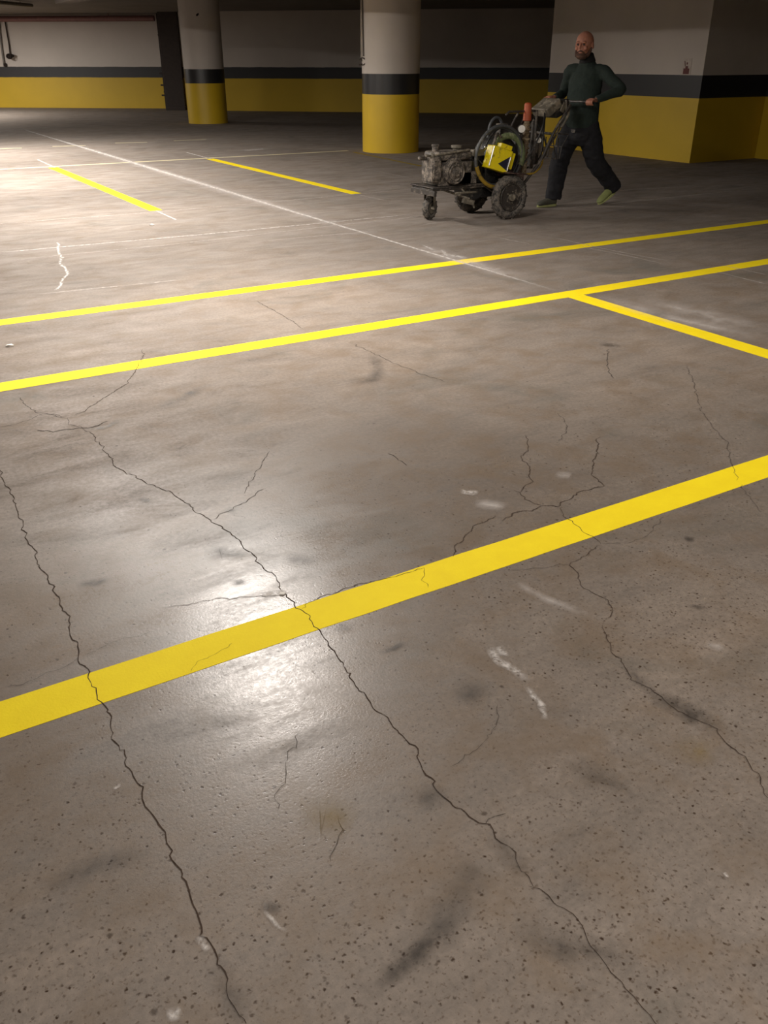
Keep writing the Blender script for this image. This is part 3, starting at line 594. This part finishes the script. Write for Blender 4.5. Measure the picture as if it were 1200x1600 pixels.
# masts
bm = bmn(); cyl(bm, (.40, -.06, .40), (.40, -.06, .96), .030, seg=16)
for k in range(9): cyl(bm, (.40, -.06, .52+.045*k), (.40, -.06, .54+.045*k), .038+.008*(k % 2), seg=12)
mast = mp_('mast', bm, D_tan, label='brown crusted upright mast')
bm = bmn(); cyl(bm, (.40, -.06, .93), (.40, -.06, 1.085), .044, .038, seg=20); ball(bm, (.40, -.06, 1.085), .038, (1, 1, .5)); finish('orange_cap', bm, D_org, mast, bevel=.003)['label'] = 'orange cap on top'
bm = bmn(); tube(bm, [(.12, -.05, .99), (.16, -.05, 1.02), (.52, -.05, 1.02)], .012, 8); tube(bm, [(.30, -.04, 1.02), (.20, -.04, .86), (.16, -.04, .70)], .011, 8, smooth=4); tube(bm, [(.49, -.1, 1.03), (.50, -.1, .50)], .013, 8)
box(bm, (.12, 0, .84), (.10, .08, .14)); mp_('upper_bracket', bm, D_frame)
bm = bmn(); cyl(bm, (.53, -.02, .45), (.53, -.02, .92), .024, seg=14); box(bm, (.56, .02, .60), (.10, .12, .22)); box(bm, (.33, .02, .62), (.08, .14, .36)); mp_('rear_mast', bm, D_frame)
bm = bmn(); tube(bm, [(.60, -.12, .62), (.56, -.16, .50), (.44, -.2, .43), (.33, -.2, .42)], .010, 8, smooth=6); mp_('yellow_cable', bm, D_hosey, bevel=0, label='thin yellow curved cable')
def gauge(x, y, z, r):
    b = bmn(); cyl(b, (x, y, z), (x-.02, y-.03, z), r*1.15, seg=24); o = mp_('gauge', b, D_frame, bevel=.002)
    b = bmn(); cyl(b, (x-.0185, y-.0275, z), (x-.023, y-.0345, z), r, seg=24); cyl(b, (x-.0225, y-.034, z), (x-.024, y-.036, z), r*.12, seg=8); finish('dial', b, D_white, o)['label'] = 'white dial'
gauge(.265, -.14, .862, .036); gauge(.215, -.14, .80, .022); gauge(.505, -.14, .745, .027)
# handle frame
bm = bmn()
for y in (-.19, .22):
    tube(bm, [(.30, y, .32), (.52, y, .55), (.66, y, .80), (.86, y*1.05, 1.08)], .016, 10, smooth=5)
tube(bm, [(.66, -.19, .80), (.66, .22, .80)], .014, 8); tube(bm, [(.78, -.2, .95), (.72, -.18, .80), (.60, -.19, .66)], .012, 8, smooth=4); mp_('handle_frame', bm, D_frame)
bm = bmn(); tube(bm, [(.86, .24, 1.085), (.88, .235, 1.105), (1.075, -.27, 1.10)], .0135, 12); hb = mp_('handlebar', bm, D_chr, bevel=0, label='shiny chrome handlebar')
bm = bmn(); tube(bm, [(1.04, -.19, 1.10), (1.085, -.30, 1.10)], .018, 12); finish('grip', bm, D_blk, hb); bm = bmn(); tube(bm, [(.87, .26, 1.10), (.91, .16, 1.103)], .018, 12); finish('grip', bm, D_blk, hb)
# control box and its pale sheet
bm = bmn(); box(bm, (.80, .0, 1.04), (.20, .30, .13), rotm(y=-.35)); cb = mp_('control_box', bm, D_blk, bevel=.01)
bm = bmn(); box(bm, (.68, -.03, 1.05), (.20, .26, .09), rotm(y=-.55)); box(bm, (.79, -.17, 1.05), (.06, .02, .10), rotm(y=.5)); finish('cover', bm, D_cream, cb, bevel=.015)['label'] = 'pale dusty cover'
bm = bmn(); tube(bm, [(.83, -.16, 1.12), (.80, -.2, 1.0), (.72, -.2, .90)], .010, 8, smooth=4); tube(bm, [(.88, .05, 1.10), (.86, -.18, 1.02), (.76, -.2, .86)], .014, 8, smooth=4); mp_('brake_lever', bm, D_cream, bevel=0)
# wire basket
bm = bmn(); z0, z1 = .60, .80
for y in (-.12, .08):
    tube(bm, [(.74, y, z1), (.94, y, z1-.02), (.86, y, z0+.06), (.84, y, z0-.06)], .006, 6); tube(bm, [(.72, y, z1-.02), (.76, y, z0+.02), (.80, y, z0-.06)], .006, 6); tube(bm, [(.80, y, z1-.05), (.82, y, z0-.06)], .005, 6)
for x, z in ((.74, z1), (.94, z1-.02), (.86, z0+.06), (.80, z0-.06)): tube(bm, [(x, -.12, z), (x, .08, z)], .006, 6)
mp_('wire_basket', bm, D_frame, bevel=0)
# cables
bm = bmn()
for a in ([(.60, -.1, 1.0), (.50, -.2, .88), (.42, -.18, .68), (.30, -.15, .50)], [(.70, .0, .98), (.58, -.12, .82), (.62, -.15, .62), (.50, -.1, .45)], [(.40, 0, .95), (.28, -.1, .86), (.22, -.12, .70), (.10, -.1, .50)], [(-.3, -.15, .60), (-.22, -.2, .50), (-.2, -.16, .38)], [(.62, .1, .95), (.72, .05, .78), (.66, 0, .55), (.40, 0, .42)], [(-.2, -.1, .62), (-.1, -.1, .80), (.1, -.05, .88), (.28, 0, .80)]):
    tube(bm, a, .009, 8, smooth=6)
mp_('cable', bm, D_blk, bevel=0)

# ------------------------------------------------------------------ the walking person
# local axes: +X is his heading, +Y his left side
PX, PY = 7.30, 7.88
person = thing('person', (PX, PY, 0), 'bald bearded person in dark green pullover and black trousers pushing the machine', 'person', PI)
V = Vector
def remeshed(name, bm, m, vox, parent, sm=4, disp=0):
    bmesh.ops.recalc_face_normals(bm, faces=bm.faces)
    me = bpy.data.meshes.new(name); bm.to_mesh(me); bm.free(); o = bpy.data.objects.new(name, me); C.objects.link(o)
    r = o.modifiers.new('r', 'REMESH'); r.mode = 'VOXEL'; r.voxel_size = vox
    s = o.modifiers.new('s', 'SMOOTH'); s.factor = .5; s.iterations = sm
    dg = bpy.context.evaluated_depsgraph_get(); me2 = bpy.data.meshes.new_from_object(o.evaluated_get(dg)); o.modifiers.clear(); o.data = me2; bpy.data.meshes.remove(me)
    if disp:
        for v in me2.vertices:
            c = v.co; k = noise.noise(V((c.x*9, c.y*9, c.z*13)))+.5*noise.noise(V((c.x*22, c.y*22, c.z*26)))
            v.co = c+v.normal*disp*k
    for p in me2.polygons: p.use_smooth = True
    me2.materials.clear(); me2.materials.append(m); o.parent = parent; return o
shR, shL = V((.035, -.172, 1.385)), V((-.11, .165, 1.385))
elR, elL = V((-.01, -.32, 1.17)), V((-.15, .43, 1.215))
waR, waL = V((.20, -.215, 1.125)), V((.115, .345, 1.12))
hpR, hpL = V((.0, -.09, .88)), V((-.04, .09, .88))
knR, knL = V((.15, -.10, .47)), V((-.20, .10, .48))
anR, anL = V((.20, -.10, .095)), V((-.52, .10, .20))
hd = V((.045, .01, 1.635))
hR = rotm(z=.42) @ rotm(y=.12)       # head turned a little towards his left, chin down
HS = 1.1
def H(x, y, z): return hd+hR @ V((x*HS, y*HS, z*HS))
_ball = ball
def ball(bm, c, r, *a, **k): _ball(bm, c, r*HS, *a, **k)
# --- body: one continuous skin surface
b = bmn()
ball(b, H(-.012, 0, .022), .1, (.98, .83, .98), 24, 16, hR)          # skull
ball(b, H(.022, 0, -.045), .07, (.92, .82, 1.05), 20, 12, hR)        # jaw and cheeks
ball(b, H(.075, 0, -.085), .026, (1, 1.2, .8), 12, 8, hR)            # chin
tube(b, [H(.088, 0, .03), H(.108, 0, -.005), H(.112, 0, -.022)], [.008, .013, .015], 10, smooth=3)   # nose
for s in (-1, 1):
    ball(b, H(.083, s*.032, .034), .018, (.7, 1.3, .5), 10, 8, hR)   # brow
    ball(b, H(.070, s*.045, -.018), .022, (.8, .8, .9), 10, 8, hR)   # cheek
    ball(b, H(-.008, s*.086, -.005), .027, (.75, .28, 1.15), 12, 8, hR)  # ear
ball(b, H(.088, 0, -.052), .012, (.8, 2.0, .5), 10, 8, hR)           # lips
tube(b, [H(-.02, 0, -.04), V((-.01, 0, 1.50)), V((-.035, 0, 1.42))], [.058, .056, .07], 16, smooth=3)
tube(b, [V((-.035, 0, 1.44)), V((-.035, 0, 1.34)), V((-.03, 0, 1.22)), V((-.02, 0, 1.05)), V((-.02, 0, .88)), V((-.02, 0, .80))], [(.06, .05), (.13, .075), (.14, .085), (.13, .09), (.14, .10), (.11, .09)], 20, smooth=3, ref=(0, 1, 0))
for sh, el, wr in ((shR, elR, waR), (shL, elL, waL)):
    tube(b, [V((-.035, 0, 1.40)), sh, sh.lerp(el, .5), el, el.lerp(wr, .4), wr], [.06, .06, .047, .038, .037, .026], 12, smooth=3)
for hp, kn, an in ((hpR, knR, anR), (hpL, knL, anL)):
    tube(b, [hp, hp.lerp(kn, .5), kn, kn.lerp(an, .35), an], [.09, .078, .055, .052, .036], 14, smooth=3)
def hand(bm, wr, fwd, up, bar, side):
    """palm over the bar, four fingers wrapped round it, thumb closing from below; side +1/-1 puts the thumb"""
    fwd, up, bar = fwd.normalized(), up.normalized(), bar.normalized()
    pc = wr+fwd*.05+up*.006
    tube(bm, [wr-fwd*.01, wr+fwd*.03, wr+fwd*.06+up*.010, wr+fwd*.09+up*.010], [(.026, .020), (.036, .017), (.042, .016), (.040, .013)], 14, smooth=2, ref=tuple(bar))
    k0 = wr+fwd*.088+up*.008
    for i, (L, r) in enumerate(((.95, .0085), (1.05, .009), (1.0, .0088), (.8, .0075))):
        o = bar*side*(.030-.0205*i); c = k0+o
        tube(bm, [c-fwd*.015, c+fwd*.022*L-up*.002, c+fwd*.036*L-up*.024, c+fwd*.020*L-up*.046, c-fwd*.004-up*.044], [r*1.08, r*1.08, r, r*.95, r*.75], 8, smooth=3)
    o = bar*side
    tube(bm, [wr+fwd*.022+o*.020-up*.004, wr+fwd*.045+o*.046-up*.014, wr+fwd*.068+o*.050-up*.032, wr+fwd*.088+o*.036-up*.044], [.014, .012, .0105, .008], 8, smooth=3)
# handlebar runs roughly across; knuckles lie in front of the bar, the hands rest on it
barv = V((-.195, .505, 0)).normalized()
hand(b, V((.165, .350, 1.118))-V((.035, 0, 0)), V((1, .25, -.05)), V((.05, 0, 1)), barv, -1)
hand(b, waR+V((.015, 0, .008)), V((1, .02, -.15)), V((.15, 0, 1)), barv, 1)
M_skin = mat('skin', '#a5705c', .55, 0, .12, 25)
body = remeshed('body', b, M_skin, .0052, person, 2)
# --- pullover
M_shirt = mat('dark_green_pullover', '#1c2823', .9, 0, .2, 40, .3); M_trs = mat('black_trousers', '#15151a', .9, 0, .2, 40, .3)
b = bmn()
tube(b, [V((-.02, .0, 1.50)), V((-.03, 0, 1.455)), V((-.035, 0, 1.40)), V((-.035, 0, 1.30)), V((-.025, 0, 1.15)), V((-.02, 0, 1.0)), V((-.02, 0, .88)), V((-.015, 0, .815))],
     [(.068, .066), (.10, .085), (.160, .105), (.190, .130), (.192, .145), (.196, .150), (.196, .152), (.178, .140)], 28, smooth=4, ref=(-.28, 1, 0))
for sh, el, wr in ((shR, elR, waR), (shL, elL, waL)):
    tube(b, [V((-.035, 0, 1.375))+(sh-V((-.035, 0, 1.375)))*.3, sh, sh.lerp(el, .5), el, el.lerp(wr, .45), wr], [.075, .070, .062, .056, .050, .038], 16, smooth=4)
pull = remeshed('pullover', b, M_shirt, .009, person, 5, .007)
b = bmn(); tube(b, [V((-.015, 0, 1.555)), V((-.022, 0, 1.52)), V((-.03, 0, 1.475))], [(.064, .068), (.074, .076), (.092, .088)], 24, smooth=3, ref=(0, 1, 0)); col = remeshed('collar', b, mat('black_collar', '#0d0d0f', .9), .008, pull, 3, .003)
col['label'] = 'black neck warmer under the beard'
# --- trousers
b = bmn()
tube(b, [V((-.02, 0, .90)), V((-.02, 0, .84)), V((-.02, 0, .74)), V((-.01, 0, .64))], [(.150, .118), (.175, .135), (.180, .145), (.11, .13)], 24, smooth=3, ref=(0, 1, 0))
for hp, kn, an, h_ in ((hpR, knR, anR, V((.20, -.10, .075))), (hpL, knL, anL, V((-.545, .10, .165)))):
    tube(b, [hp, hp.lerp(kn, .45), kn, kn.lerp(an, .5), kn.lerp(an, .85), h_], [.11, .122, .105, .098, .092, .088], 18, smooth=4)
trs = remeshed('trousers', b, M_trs, .009, person, 5, .012)
b = bmn(); bk = V((.122, .045, .80)); box(b, bk, (.012, .045, .035), rotm(z=.3)); finish('belt_buckle', b, D_chr, trs, bevel=.003)['label'] = 'small shiny belt clip'
# --- beard
b = bmn(); ball(b, H(.052, 0, -.086), .066, (.90, .86, .50), 20, 12, hR)
for s in (-1, 1): tube(b, [H(.0, s*.076, -.01), H(.02, s*.071, -.05), H(.05, s*.052, -.085)], [.009, .016, .02], 8, smooth=3)
tube(b, [H(.078, -.038, -.055), H(.093, 0, -.038), H(.078, .038, -.055)], .009, 8, smooth=3)
remeshed('beard', b, mat('brown_beard', '#4f382e', .95, 0, .3, 80, .3), .005, person, 2, .003)
# eyes
M_eye = mat('dark_eye', '#1a1412', .4); 
for s in (-1, 1): b = bmn(); ball(b, H(.083, s*.031, .015), .011, (.6, 1.2, .7), 10, 8, hR); finish('eye', b, M_eye, person)
# --- shoes
def shoe(name, heel, d, m, sole_m, pitch):
    d = V(d).normalized(); o = finish_shoe(name, heel, d, m, sole_m, pitch); return o
def finish_shoe(name, heel, d, m, sole_m, pitch):
    ry = Matrix.Rotation(pitch, 3, 'Y'); rz = Matrix.Rotation(math.atan2(d.y, d.x), 3, 'Z'); T = lambda x, y, z: heel+rz @ (ry @ V((x, y, z)))
    b = bmn()
    tube(b, [T(-.0, 0, .055), T(.03, 0, .055), T(.09, 0, .055), T(.17, 0, .045), T(.235, 0, .036), T(.268, 0, .028)], [(.040, .03), (.048, .043), (.043, .047), (.034, .050), (.024, .044), (.012, .022)], 18, smooth=3, ref=tuple(rz @ (ry @ V((0, 0, 1)))))
    tube(b, [T(.035, 0, .06), T(.035, 0, .125)], [.045, .047], 14)
    o = remeshed(name, b, m, .006, person, 3)
    b = bmn(); n = 20; pts = []
    for k in range(n):
        a = 2*PI*k/n; x = .128+.145*math.cos(a); y = .048*math.sin(a)*(1-.12*math.cos(a)); pts.append((x, y))
    up_ = [b.verts.new(T(x, y, .024)) for x, y in pts]; dn = [b.verts.new(T(x, y, .0)) for x, y in pts]
    b.faces.new(up_); b.faces.new(dn[::-1])
    for k in range(n): b.faces.new((up_[k], dn[k], dn[(k+1) % n], up_[(k+1) % n]))
    finish('sole', b, sole_m, o, bevel=.003); return o
M_shoe = mat('grey_shoe', '#4b4a40', .8); M_sole = mat('pale_green_sole', '#a8ab72', .7)
shoe('shoe', V((.165, -.10, .002)), (1, .02, 0), M_shoe, M_sole, 0.0)
shoe('shoe', V((-.56, .10, .125)), (1, .0, 0), mat('yellow_green_shoe', '#7f8550', .7), M_sole, .50)['label'] = 'yellow-green trainer with lifted heel'
